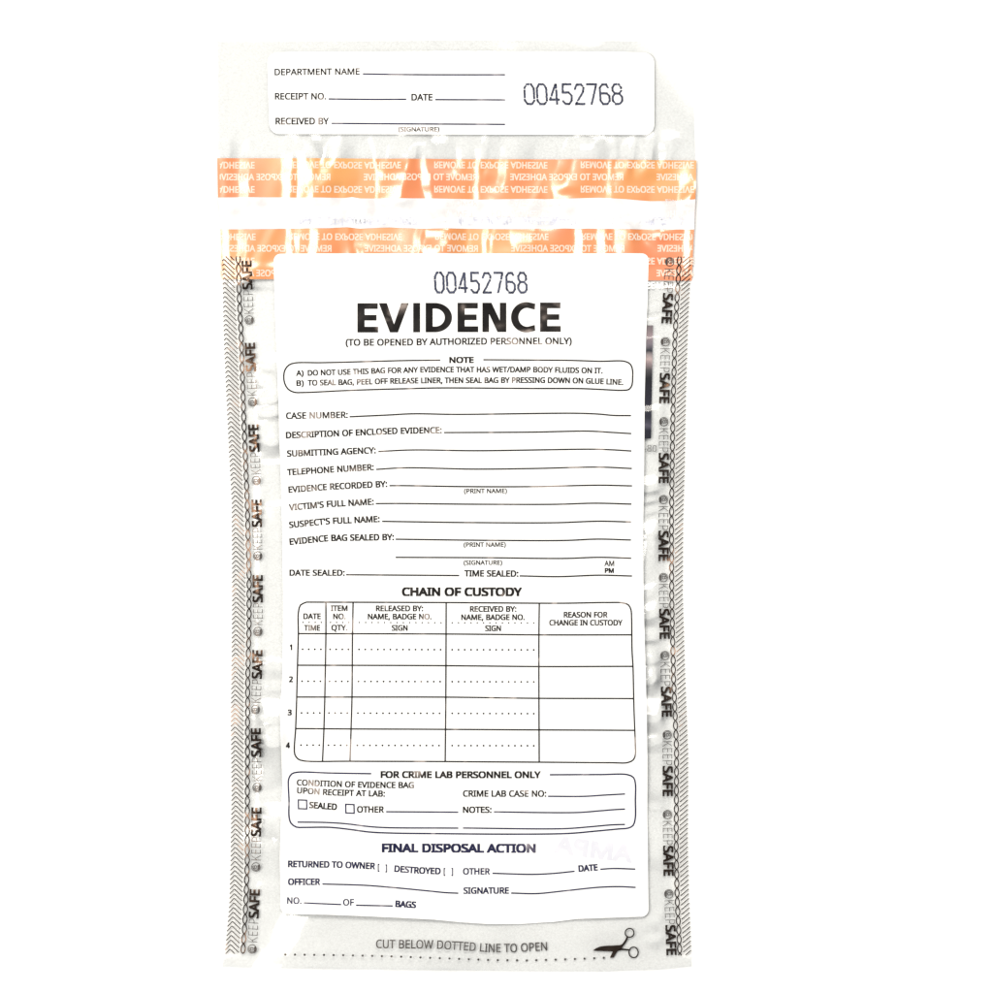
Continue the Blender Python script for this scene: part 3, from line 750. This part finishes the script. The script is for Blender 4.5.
# ------------------------------------------------------------------ receipt label on the tear-off tab
lab1 = sheet('receipt_label', tab([(51, 267), (90, 268), (134, 269.5)]), tab([(51, 654.2), (134, 654.2)]),
             tab([(267, 52.6), (290, 51.9), (450, 50.9), (620, 51.6), (654, 53)]), tab([(267, 134), (400, 134.3), (654, 134.9)]), 4, .7, M_LABEL, bag, rad=10)
ink = InkSet()
W = 1.42
ink.text('DEPARTMENT NAME', [(274.6, 75.1), (359.7, 74.6)], 6.2, 5)
ink.text('RECEIPT NO.', [(274.9, 99.4), (326.2, 99.4)], 6.3, 8)
ink.text('DATE', [(411.4, 100.4), (432.6, 100.4)], 6.4, 10)
ink.text('RECEIVED BY', [(275.5, 124.3), (328.8, 124.3)], 6.4, 10)
ink.text('(SIGNATURE)', [(398.2, 131.4), (439.4, 131.4)], 4.4, 12)
ink.build('field_name', M_INK, lab1, 1.05)
ink = Ink()
ink.line([(362.9, 74.0), (420, 74.7), (505, 74.8)], W)
ink.line([(328.6, 99.0), (370, 99.4), (406.3, 99.3)], W)
ink.line([(435.2, 99.6), (505, 99.9)], W)
ink.line([(331.7, 123.4), (420, 123.9), (505, 124.4)], W)
ink.build('ruled_lines', M_NAVY, lab1, 1.05)

DIG = {'0': [[(0, 4), (2.5, 0), (7.5, 0), (10, 4), (10, 16.5), (7.5, 20), (2.5, 20), (0, 16.5), (0, 4)]],
       '4': [[(9.6, 15.5), (0, 15.5), (6.4, 0.5), (7.2, 0.5), (7.2, 20)]],
       '5': [[(9.5, 0), (1, 0), (.6, 8.5), (6.8, 8.2), (10, 11.5), (9.6, 16.5), (7, 20), (3, 20), (.4, 17)]],
       '2': [[(.2, 5), (2.6, .3), (7.4, .3), (9.6, 3.4), (9, 7.4), (.6, 20), (10, 20)]],
       '7': [[(0, 0), (9.8, 0), (9.2, 3), (4, 20)]],
       '6': [[(9, 3.4), (7.4, .2), (3, .2), (.2, 3.6), (.2, 16.5), (2.8, 20), (7.4, 20), (10, 16.8), (10, 12), (7.4, 9.2), (.8, 9.2)]],
       '8': [[(2.8, 9.4), (.4, 6.6), (.4, 3.2), (2.8, 0), (7.2, 0), (9.6, 3.2), (9.6, 6.6), (7.2, 9.4), (2.8, 9.4), (0, 12.6), (0, 16.8), (2.8, 20), (7.4, 20), (10, 16.8), (10, 12.6), (7.2, 9.4)]]}


def serial(ink, x0, y0, pitch, sx, sy, lean, seed):
    r = random.Random(seed)
    for i, c in enumerate('00452768'):
        for pl in DIG[c]:
            pts = [(x0 + i * pitch + px * sx + (py / 20) * lean, y0 + py * sy) for px, py in pl]
            for a, b in zip(pts, pts[1:]):                # built from overlapping printer dots
                L = math.dist(a, b)
                n = max(1, int(round(L / 1.05)))
                steep = abs(b[1] - a[1]) > abs(b[0] - a[0])
                for k in range(n + 1):
                    t = k / n
                    x, y = a[0] + (b[0] - a[0]) * t, a[1] + (b[1] - a[1]) * t
                    if r.random() < .05: continue
                    w, h = (1.05, .72) if steep else (.78, 1.15)
                    x += r.uniform(-.18, .18)
                    y += r.uniform(-.12, .12)
                    ink.poly([[(x - w, y - h), (x + w, y - h), (x + w, y + h), (x - w, y + h)]])


ink = Ink()
serial(ink, 524, 84.3, 12.55, .93, .985, 1.2, 1)
ink.build('serial_number', M_SLATE, lab1, 1.05)

# ------------------------------------------------------------------ the printed form
FL = tab([(253, 273.6), (300, 274.4), (351, 276.5), (406, 278.6), (440, 279.2), (466, 280.4), (533, 282.2), (600, 282.9), (640, 282.8), (681, 282.2), (714, 279.8),
          (747, 281), (789, 282.2), (825, 281), (861, 279.8), (915, 280.4)])
FR = tab([(253, 648.8), (300, 647.6), (342, 646), (400, 644.6), (460, 644.2), (540, 643.1), (600, 643.6), (700, 646.4), (760, 647.4), (820, 647.4), (917, 648.6)])
FT = tab([(273, 253.8), (330, 253.4), (650, 253.4)])
FB = tab([(280, 913.6), (330, 914.6), (365, 916), (400, 917.7), (433, 919.5), (460, 922.2), (488, 924), (522, 924), (555, 921.8), (576, 919), (600, 918), (649, 916.4)])
form = sheet('evidence_form', FL, FR, FT, FB, 1.35, .65, M_LABEL, bag, rad=7)
LAY = 1.0

ink = Ink()
serial(ink, 434.8, 272.8, 11.85, .83, .985, .8, 2)
ink.build('serial_number', M_SLATE, form, LAY)


def arc(cx, cy, rx, ry, a0, a1, n=22):
    return [(cx + rx * math.cos(R(a0 + (a1 - a0) * i / n)), cy + ry * math.sin(R(a0 + (a1 - a0) * i / n))) for i in range(n + 1)]


HV = {'E': [[(0, 0), (21, 0), (21, 5.8), (7.3, 5.8), (7.3, 12), (19.4, 12), (19.4, 17.6), (7.3, 17.6), (7.3, 23.6), (20.6, 23.6), (20.6, 29.3), (0, 29.3)]],
      'V': [[(0, 29.3), (8, 29.3), (15.3, 8), (22.7, 29.3), (30.3, 29.3), (19.3, 0), (11.2, 0)]],
      'I': [[(0, 0), (7, 0), (7, 29.3), (0, 29.3)]],
      'D': [[(0, 0), (9.5, 0)] + arc(9.5, 14.65, 17.3, 14.65, -85, 85) + [(9.5, 29.3), (0, 29.3)],
            [(7.2, 5.7), (7.2, 23.6), (9.6, 23.6)] + arc(9.8, 14.65, 9.7, 8.95, 85, -85) + [(9.6, 5.7)]],
      'N': [[(0, 0), (0, 29.3), (9.2, 29.3), (17.7, 11.4), (17.7, 29.3), (24.3, 29.3), (24.3, 0), (15.3, 0), (6.7, 18.2), (6.7, 0)]],
      'C': [[(24.6, 28.2)] + arc(15.4, 14.65, 15.4, 15.2, 76, 284, 30) + [(24.6, 1.1), (24.1, 7.0)] + arc(16.2, 14.65, 8.7, 9.4, 286, 74, 24) + [(24.1, 22.3)]]}
ink = Ink()
for c, x in zip('EVIDENCE', [357.4, 378.9, 413.2, 425.6, 457.5, 482.4, 511.0, 540.1]):
    yb = 332.5 - (x - 357.4) / 183 * .7
    ink.poly([[(x + a * .985, yb - b) for a, b in lp] for lp in HV[c]])
ink.build('title_lettering', M_INK, form, LAY, fine=2.2)

ink = Ink()
ink.text('(TO BE OPENED BY AUTHORIZED PERSONNEL ONLY)', [(345.6, 345.6), (400, 345.5), (460, 344.6), (571.8, 344.2)], 6.5, 11)
ink.text('NOTE', [(449.2, 363), (473.9, 362.9)], 5.9, 28)
T = ink.text
T('A)', [(296, 375.9), (303.8, 375.7)], 5.4, 14)
T('DO NOT USE THIS BAG FOR ANY EVIDENCE THAT HAS WET/DAMP BODY FLUIDS ON IT.', [(307.8, 375.7), (350, 374.6), (380, 373.4), (427, 372.4), (533, 372.4), (570, 372.9), (602.6, 373.5)], 5.5, 15)
T('B)', [(296.4, 385.9), (304, 385.7)], 5.4, 14)
T('TO SEAL BAG, PEEL OFF RELEASE LINER, THEN SEAL BAG BY PRESSING DOWN ON GLUE LINE.', [(307.8, 385.6), (350, 384.9), (390, 383.8), (427, 383.2), (533, 382.9), (575, 383.3), (600, 384), (623.2, 385)], 5.5, 15)
ink.build('note_lettering', M_INK, form, LAY)
ink = Ink()
ink.line([(440.3, 360.2), (410, 360.5), (380, 361.2), (340, 362.3), (320, 362.7), (295, 363), (289, 365), (285, 370), (283.8, 376), (284.6, 383), (288, 389), (294, 392.2), (304, 392.5),
          (343, 390.7), (380, 389.4), (400, 388.9), (437, 388), (533, 388.5), (580, 388.6), (600, 389.4), (623, 390.3), (629, 389.4), (632, 385), (632.6, 378), (632.5, 370), (630.5, 364.4), (625, 361.4), (600, 361.3),
          (570, 360.4), (540, 360.2), (483.3, 359.8)], W, step=4)
ink.build('note_border', M_INK, form, LAY)

fl, rl = InkSet(), Ink()
T = fl.text
B = 16
C = 6.2
T('CASE NUMBER:', [(286, 418.9), (347.9, 417.9)], C, 10)
rl.line([(349.6, 416.8), (387, 415.1), (413, 413.8), (455, 414.4), (577, 413.3), (600, 414.2), (613, 415.4), (631, 415.6)], W)
T('DESCRIPTION OF ENCLOSED EVIDENCE:', [(286, 438.3), (310, 437.5), (360, 435.5), (396, 433.9), (441.8, 433.2)], C, B)
rl.line([(443.9, 432.6), (533, 432.1), (588, 431.1), (610, 432.3), (631.3, 433.6)], W)
T('SUBMITTING AGENCY:', [(287, 456.7), (330, 455), (375.9, 453.3)], C, B)
rl.line([(378.4, 451.5), (411, 450), (477, 450.7), (592, 449.2), (612, 449.8), (631.4, 451)], W)
T('TELEPHONE NUMBER:', [(287.2, 475.4), (330, 472.6), (374, 470.1)], C, B)
rl.line([(376, 469.4), (405, 467.8), (473, 469.1), (533, 468.5), (599, 467.1), (631.8, 468.5)], W)
T('EVIDENCE RECORDED BY:', [(288.6, 492.8), (330, 489.7), (387.4, 486.9)], C, B)
rl.line([(389.4, 485.7), (400, 485.6), (466, 486.6), (533, 486.6), (599, 485.2), (632, 485.9)], W)
T('(PRINT NAME)', [(464, 493.2), (507, 493)], 4.4, 8)
T("VICTIM'S FULL NAME:", [(289.2, 510.6), (330, 507), (374, 504.7)], C, B)
rl.line([(375.7, 503.6), (400, 503.5), (473, 504.2), (555, 504.3), (595, 503.2), (631.5, 504.1)], W)
T("SUSPECT'S FULL NAME:", [(289.4, 528), (330, 524), (379.8, 522)], C, B)
rl.line([(382.1, 521.3), (400, 521.6), (466, 522.5), (555, 522.7), (599, 521.2), (631, 522)], W)
T('EVIDENCE BAG SEALED BY:', [(289.8, 544.9), (330, 541), (394, 540.1)], C, B)
rl.line([(395.6, 539.2), (499, 540.4), (566, 540.4), (597, 539.1), (631, 540)], W)
T('(PRINT NAME)', [(463.6, 546.9), (505.8, 546.7)], 4.4, 8)
rl.line([(395.6, 557.3), (488, 557.7), (564, 558.4), (599, 557.3), (631.2, 558.2)], W)
T('(SIGNATURE)', [(463.6, 564.8), (502.2, 564.7)], 4.4, 8)
T('AM', [(604.3, 566), (614.2, 566)], 5.2, 6)
T('PM', [(604.7, 572.9), (613.9, 572.9)], 4.8, 26)
T('DATE SEALED:', [(289.4, 575.7), (344.8, 575.7)], 5.9, B)
rl.line([(346.2, 574.7), (459.2, 575.5)], W)
T('TIME SEALED:', [(464.2, 576.3), (518.4, 576.7)], 6.1, B)
rl.line([(519.6, 575.9), (559, 576.6), (599, 575.2), (632, 576)], W)
hd = Ink()
hd.text('CHAIN OF CUSTODY', [(401.8, 595.8), (522.2, 596)], 8.3, 32)
hd.build('section_heading', M_INK, form, LAY)
fl.build('field_name', M_INK, form, LAY)
rl.build('ruled_lines', M_INK, form, LAY)

tb = Ink()
tb.line([(306.5, 602.1), (446.7, 602.5), (561, 603.2), (606, 602.5), (623, 602.9), (628.5, 605), (631, 610), (631.5, 616), (632, 650), (633, 667), (634, 710), (635.3, 745), (635.4, 754), (633.5, 759.5),
         (628, 762.4), (609, 762.6), (446, 761.5), (350, 761.2), (304, 760.9), (298, 759), (294.8, 754.5), (294.3, 748), (295.6, 729), (296.7, 697), (297.5, 665), (298.3, 634), (298.4, 612), (300.5, 605), (306.5, 602.1)], W, step=4)
for pts in [[(298.3, 633.6), (446, 633.9), (539, 634.8), (631.8, 634.8)], [(297.5, 665.2), (446, 665.6), (539, 666.5), (633, 666.4)],
            [(296.7, 697), (446, 697.1), (539, 698.2), (633.7, 698.6)], [(295.6, 728.6), (446, 729.3), (634.6, 730.3)],
            [(325.9, 602.4), (325.9, 634), (325.4, 665), (324.8, 697), (323.9, 729), (322.5, 761)], [(353.1, 602.4), (352.5, 634), (352, 697), (351.1, 729), (350, 761)],
            [(446.2, 602.6), (445.8, 697), (445.2, 761.4)], [(539.3, 603.1), (538.9, 634), (538.9, 697), (539.2, 762)]]:
    tb.line(pts, W)
for y, r_ in [(622.4, .78), (649.3, .98), (681.3, .98), (713, .98), (745.2, .98)]:
    dx = (649 - y) / 32 * .55 if y > 640 else .4
    for x0, n, st_ in [(302.6, 4, 6.1), (330.1, 4, 6.1), (359.0, 14, 6.28), (452.2, 14, 6.27)]:
        for k in range(n):
            tb.dot(x0 + k * st_ + (dx if x0 < 400 else 0), y + (x0 + k * st_ - 300) / 300 * .8 - .1, r_)
tb.build('custody_table', M_INK, form, LAY)
tl = Ink()
T = tl.text
for s, a, b, y in [('DATE', 303.3, 320.8, 619), ('TIME', 304, 320.2, 630.6), ('ITEM', 330.8, 347.6, 611), ('NO.', 333.1, 345.7, 619.1), ('QTY.', 331.3, 347.5, 630.4), ('RELEASED BY:', 375.9, 423.2, 611.1),
                   ('NAME, BADGE NO.', 367.8, 431.6, 619.2), ('SIGN', 391.7, 407.7, 630.6), ('RECEIVED BY:', 469.9, 516.4, 611.7), ('NAME, BADGE NO.', 461.2, 524.8, 619.9), ('SIGN', 485.1, 501, 631),
                   ('REASON FOR', 563.7, 607.6, 617.4), ('CHANGE IN CUSTODY', 549.2, 622.5, 625.4)]:
    T(s, [(a, y), (b, y)], 5.5, 15)
for s, a, y in [('1', 289.6, 650), ('2', 289, 682.1), ('3', 287.8, 715.2), ('4', 286, 748)]:
    T(s, [(a, y), (a + (2.6 if s == '1' else 4), y)], 5.6, 26)
tl.build('table_lettering', M_INK, form, LAY)

lb, ll = InkSet(), Ink()
hd = Ink()
hd.text('FOR CRIME LAB PERSONNEL ONLY', [(380.6, 777.8), (540.8, 778.1)], 6.6, 26)
hd.build('section_heading', M_INK, form, LAY)
T = lb.text
T('CONDITION OF EVIDENCE BAG', [(296.6, 785.4), (330, 786.6), (370, 787.8), (414, 788)], 5.9, 14)
T('UPON RECEIPT AT LAB:', [(296.8, 793.2), (330, 795.3), (385, 796.6)], 5.9, 14)
T('SEALED', [(309, 807.9), (336.8, 810)], 6.2, 18)
T('OTHER', [(356.9, 812.4), (384, 812.6)], 6.2, 14)
T('CRIME LAB CASE NO:', [(462.9, 796.5), (546.3, 796.7)], 6.1, 13)
T('NOTES:', [(462.9, 812.7), (491.6, 812.7)], 6.1, 16)
lb.build('field_name', M_INK, form, LAY)
ll.line([(371.3, 773.6), (330, 773), (297, 772.3), (291.6, 774), (288.6, 779), (288.3, 785), (289, 800), (289.2, 817), (291, 823), (296.5, 827), (303, 827.3), (329.6, 827.3), (350, 829.4), (369.5, 832),
         (390, 833), (430, 833.5), (566, 833.5), (595, 831.2), (620, 828.9), (628, 828.2), (633, 825.6), (635.2, 819), (635.4, 800), (635.3, 783), (633.4, 777.4), (627.4, 774.6), (600, 774.5), (549.8, 774.8)], 1.5, step=4)
for x, y in [(298.3, 799.9), (345.7, 804.2)]:
    ll.line([(x, y), (x + 8.3, y + .3), (x + 8.5, y + 9), (x + .2, y + 8.7)], 1.35, closed=True)
ll.line([(386.1, 811.7), (458.3, 812.1)], W)
ll.line([(548, 796.3), (584, 796.3), (605, 795), (620, 794.2), (625, 793.9)], W)
ll.line([(493.9, 811.8), (577, 812.5), (599, 810.9), (615, 809.6), (625, 809.1)], W)
ll.line([(297.5, 822), (325, 822.4), (345, 823.6), (370, 826.6), (387, 827.6), (458.3, 828)], W)
ll.line([(462.9, 827.9), (564, 828.6), (590, 826.8), (612, 824.9), (625, 824.5)], W)
ll.build('lab_border', M_NAVY, form, LAY)

fd = InkSet()
hd = Ink()
hd.text('FINAL DISPOSAL ACTION', [(381.7, 852.2), (535.8, 852.5)], 8.5, 34)
hd.build('section_heading', M_NAVY, form, LAY)
T = fd.text
T('RETURNED TO OWNER', [(288, 867), (340, 867.8), (375.1, 869.3)], 6.3, 18)
T('[', [(377.7, 870.2), (379.4, 870.2)], 6.2, 14)
T(']', [(385.4, 870.8), (387.1, 870.8)], 6.2, 14)
T('DESTROYED', [(394.1, 871.7), (415, 873.4), (440.6, 874.3)], 6.3, 18)
T('[', [(443.6, 874.3), (445.3, 874.3)], 6.2, 14)
T(']', [(451.4, 874.3), (453.1, 874.3)], 6.2, 14)
T('OTHER', [(462.9, 874.4), (490, 874.4)], 6.2, 13)
T('DATE', [(578.6, 871.7), (597.9, 870.3)], 6.3, 22)
T('OFFICER', [(288, 884.9), (320.2, 884.9)], 6.3, 20)
T('SIGNATURE', [(463.4, 893.7), (508.9, 893.6)], 6.2, 16)
T('NO.', [(287.1, 903.7), (301.5, 903.8)], 6.3, 6)
T('OF', [(343.1, 905.3), (354.1, 905.3)], 6.2, 6)
T('BAGS', [(395.2, 906.8), (416, 908)], 6.3, 24)
fd.build('field_name', M_NAVY, form, LAY)
fr = Ink()
fr.line([(492.4, 873.2), (533, 874.3), (553, 873.4), (574.6, 871.2)], W)
fr.line([(600.3, 869.2), (613, 868.4), (635.3, 869.1)], 1.42)
fr.line([(322.3, 884), (365, 885.3), (395, 887.7), (430, 891.1), (445, 892.6), (458.3, 893.2)], 1.42)
fr.line([(511.2, 893.1), (537, 893.6), (564, 890.9), (599, 887.2), (620, 886.6), (635.7, 887.4)], 1.42)
fr.line([(303.9, 902.9), (341.2, 904.4)], W)
fr.line([(356, 905.1), (392.8, 905.9)], W)
fr.build('ruled_lines', M_NAVY, form, LAY)
# mirrored print of the back panel showing faintly through the form
gh = Ink()
gh.text('AMPA', [(553, 851.5), (587, 857), (632, 862.5)], 16.5, 40, mirror=True)
gh.build('show_through_lettering', M_SHOW, form, .85)

# ------------------------------------------------------------------ side seals
ck = dict(step=50)
CHL = [(256, 238.1), (300, 239.4), (340, 241.4), (420, 243.8), (500, 247.2), (580, 249.2), (630, 249), (680, 247.8), (760, 247.4), (860, 247.3), (900, 246), (930, 244.4), (954, 242.8)]
CHR = [(256, 679.6), (300, 677), (340, 674.9), (400, 673.3), (440, 672.5), (520, 671.5), (600, 671.8), (680, 673.6), (750, 676.6), (850, 676.2), (900, 677.2), (956, 680)]


def chain(tabl, y0, y1, lens, amp, w, ph=0.0):
    k = Ink()
    n = int((y1 - y0) / 1.1)
    for sg in (-1, 1):
        pts = []
        for i in range(n + 1):
            y = y0 + (y1 - y0) * i / n
            q = math.sin(math.pi * (y - y0) / lens + ph)
            pts.append((float(interp(y, tabl)) + sg * amp * math.copysign(abs(q) ** .7, q), y))
        k.line(pts, w * .92)
    return k


def icon(k, x, y, up):
    """round lock badge at the start of every seal word"""
    q = -1 if up else 1
    k.ring(x, y, 4.25, .75)
    k.ring(x, y, 3.1, .8, 20 if up else 200, 200 if up else 380)
    k.ring(x + .2 * q, y, 1.35, .7)
    k.poly([[(x - q * 3.9, y - 1.2), (x - q * 3.0, y - 2.6), (x - q * 1.9, y - 1.8), (x - q * 1.9, y + 1.8), (x - q * 2.6, y + 2.9), (x - q * 3.6, y + 1.6)]])
    k.line([(x + q * 1.4, y - 1.2), (x + q * 2.6, y - 1.2)], .6)
    k.line([(x + q * 1.4, y + 1.2), (x + q * 2.6, y + 1.2)], .6)


# left: chevrons
hp = Ink()
EL = lambda y: HL(y) + (1.0 if y < 420 else .6)
AP = [(256, 1.6), (340, 2.4), (420, 3.2), (500, 3.7), (700, 3.9), (860, 4.4), (954, 5.2)]
RG = lambda y: float(interp(y, CHL)) - 3.9
y = 250.0
while y < 962:
    e = float(HL(y)) + .7
    ap = float(interp(y, AP))
    ax = e + ap
    rx = RG(y + 9)
    slope = .96
    segs = [[(e, y + ap * 1.05), (ax, y)], [(ax, y), (rx, y + (rx - ax) * slope)]]
    for (x0, y0), (x1, y1) in segs:
        pts = []
        lo, hi = 256.4, 953.8
        ys = (y0, y1)
        if max(ys) < lo or min(ys) > hi: continue
        def clip(p, q, lim):
            t = (lim - p[1]) / (q[1] - p[1]); return (p[0] + t * (q[0] - p[0]), lim)
        p, q = (x0, y0), (x1, y1)
        if p[1] < lo: p = clip(p, q, lo)
        if q[1] < lo: q = clip(q, p, lo)
        if p[1] > hi: p = clip(p, q, hi)
        if q[1] > hi: q = clip(q, p, hi)
        if math.dist(p, q) > .4: hp.line([p, q], .92, step=3)
    y += 4.63
hp.build('chevron_print', M_SEAL, bag, .95)
chain(CHL, 256.4, 953.6, 9.85, 2.15, 1.25, .7).build('chain_print', M_SEAL, bag, 1.05)

SL = [(256, 246.6), (300, 248.2), (320, 249.2), (402, 252.5), (440, 254), (480, 256.3), (556, 257.8), (631, 257.9), (670, 257.4), (709, 255.6), (740, 256.2), (787, 257), (867, 255.8), (900, 254.6), (949, 252.2)]
SR = [(256, 670), (300, 667.6), (341, 665.3), (422, 663.8), (500, 663.4), (577, 663.4), (655, 664.8), (735, 667.2), (770, 667.6), (815, 667.4), (894, 668.8), (925, 670.2), (960, 671.6)]


def seal_word(yc, tabl, y1, y2, ye, side):
    """one repeat of the seal wording: light word, heavy word and the round lock badge in front of it"""
    cx = lambda q: float(interp(q, tabl))
    wd = bpy.data.objects.new('seal_word', None)
    COL.objects.link(wd)
    wd.parent = bag
    k = Ink()
    icon(k, cx(yc), yc, side < 0)
    k.build('lock_badge', M_SEALTHIN, wd, 1.0)
    k = Ink()
    k.text('KEEP', [(cx(q) - side * 4.9, q) for q in (y1, (y1 + y2) / 2, y2)], 9.8, -10)
    k.build('light_lettering', M_SEALTHIN, wd, 1.0)
    k = Ink()
    g = .4 * side
    k.text('SAFE', [(cx(q) - side * 4.7, q) for q in (y2 + g, (y2 + ye) / 2, ye)], 9.8, 32)
    k.build('heavy_lettering', M_SEAL, wd, 1.0, fine=3)


for yc in [320, 402, 480.6, 556, 631.5, 709.5, 787.5, 867, 949]:
    s_ = .95 if 440 < yc < 700 else 1.0
    seal_word(yc, SL, yc - 6.6, yc - 30 * s_, max(yc - 59.5 * s_, 256.8), -1)

# right: slanted hatch
hr = Ink()
y = 258.0
while y < 972:
    x0 = float(interp(y, CHR)) + 3.4
    x1 = float(HR(y)) - .9
    p, q = (x0, y), (x1, y - (x1 - x0) * .86)
    lo, hi = 256.6, 955
    if p[1] > hi:
        t = (hi - q[1]) / (p[1] - q[1]); p = (q[0] + (p[0] - q[0]) * t, hi) if t > 0 else q
    if q[1] < lo:
        t = (p[1] - lo) / (p[1] - q[1]); q = (p[0] + (q[0] - p[0]) * t, lo) if t > 0 else p
    if math.dist(p, q) > .5: hr.line([p, q], .95, step=3)
    y += 4.69
hr.build('hatch_print', M_SEAL, bag, .95)
chain(CHR, 256.6, 955.5, 9.3, 2.1, 1.25, .3).build('chain_print', M_SEAL, bag, 1.05)
for yc in [261.8, 341.8, 421.8, 499.6, 577.6, 655.6, 734.8, 814.6, 894]:
    seal_word(yc, SR, yc + 6.6, yc + 30.6, yc + 61.5, 1)

# ------------------------------------------------------------------ foot: cut line
ct = Ink()
ct.text('CUT BELOW DOTTED LINE TO OPEN', [(376.1, 947.9), (435, 948.4), (465, 950.3), (490, 952.2), (515, 952.2), (547.3, 950.4)], 8.3, -2)
ct.build('cut_lettering', M_SEALTHIN, bag, .3)
dt = Ink()
for k in range(34):
    x = 285.4 + k * 9.65
    dt.dot(x, float(interp(x, [(285, 954.3), (340, 955), (400, 956.4), (450, 958.4), (488, 960), (525, 960.6), (560, 959.6), (604, 957.9)])), .98 * 1.2, 10)
dt.build('dotted_line', M_SEALTHIN, bag, .3)
sc = Ink()
sc.poly([[(592.7, 950.6), (596, 948.2), (600, 946.6), (605, 945.9), (612, 945.6), (619.5, 945.2), (622, 944.4), (624.5, 941.6), (627, 938.3), (627.9, 939), (625.6, 943), (623, 946.2), (621.8, 948.4), (629, 949.2), (629, 950.1), (621, 950.4),
          (617.4, 951.2), (613.6, 957.8), (609.8, 957.8), (612.8, 951.6), (604, 951.2), (596, 951)]])
sc.ring(629.6, 932.8, 4.4, 1.25)
sc.ring(633.6, 952.4, 4.6, 1.25, sq=1.15)
sc.line([(622, 945.6), (624.5, 942.6), (626.8, 938.6), (627.4, 936.6)], 1.9)
sc.line([(619, 949.2), (629.4, 950)], 1.6)
sc.build('scissors_mark', M_SEAL, bag, .3, fine=2)

# ------------------------------------------------------------------ picture and number printed on the back panel, seen through the clear margin
m, nt, b = mat('back_panel_picture')
vec = coords(nt, (1, 1, 1))
sep = nt.nodes.new('ShaderNodeSeparateXYZ')
nt.links.new(vec, sep.inputs[0])
ns = noise(nt, vec, 110, 3)
ad = nt.nodes.new('ShaderNodeMath'); ad.operation = 'MULTIPLY_ADD'
ad.inputs[1].default_value = .006
nt.links.new(ns, ad.inputs[0]); nt.links.new(sep.outputs['Y'], ad.inputs[2])
mr = nt.nodes.new('ShaderNodeMapRange')
ya, yb = (CY - 440) * S, (CY - 324) * S
mr.inputs['From Min'].default_value = ya + .003
mr.inputs['From Max'].default_value = yb + .003
nt.links.new(ad.outputs[0], mr.inputs['Value'])
q = lambda y: (440 - y) / 116
col = ramp(nt, mr.outputs[0], [(0, (.008, .008, .02)), (q(429), (.012, .012, .03)), (q(424), (.12, .11, .16)), (q(417), (.02, .02, .04)), (q(404), (.02, .018, .04)), (q(380), (.008, .008, .015)),
                               (q(372), (.10, .09, .10)), (q(366), (.36, .28, .30)), (q(360), (.62, .50, .50)), (q(354), (.42, .36, .37)), (q(350), (.03, .035, .05)), (q(344), (.25, .22, .26)), (q(336), (.42, .33, .36)), (1, (.20, .18, .19))])
nt.links.new(col, b.inputs['Base Color'])
b.inputs['Roughness'].default_value = .5
b.inputs['Specular IOR Level'].default_value = .05
sheet('back_picture', const(600), tab([(324, 653.0), (440, 651.0)]), const(325.3), const(438.6), 3, -.45, m, bag)
bp = Ink()
bp.text('08-', [(644, 451.6), (656.8, 451.8)], 6.6, -6, mirror=True)
bp.build('back_lettering', M_GREYPRINT, bag, -.45)
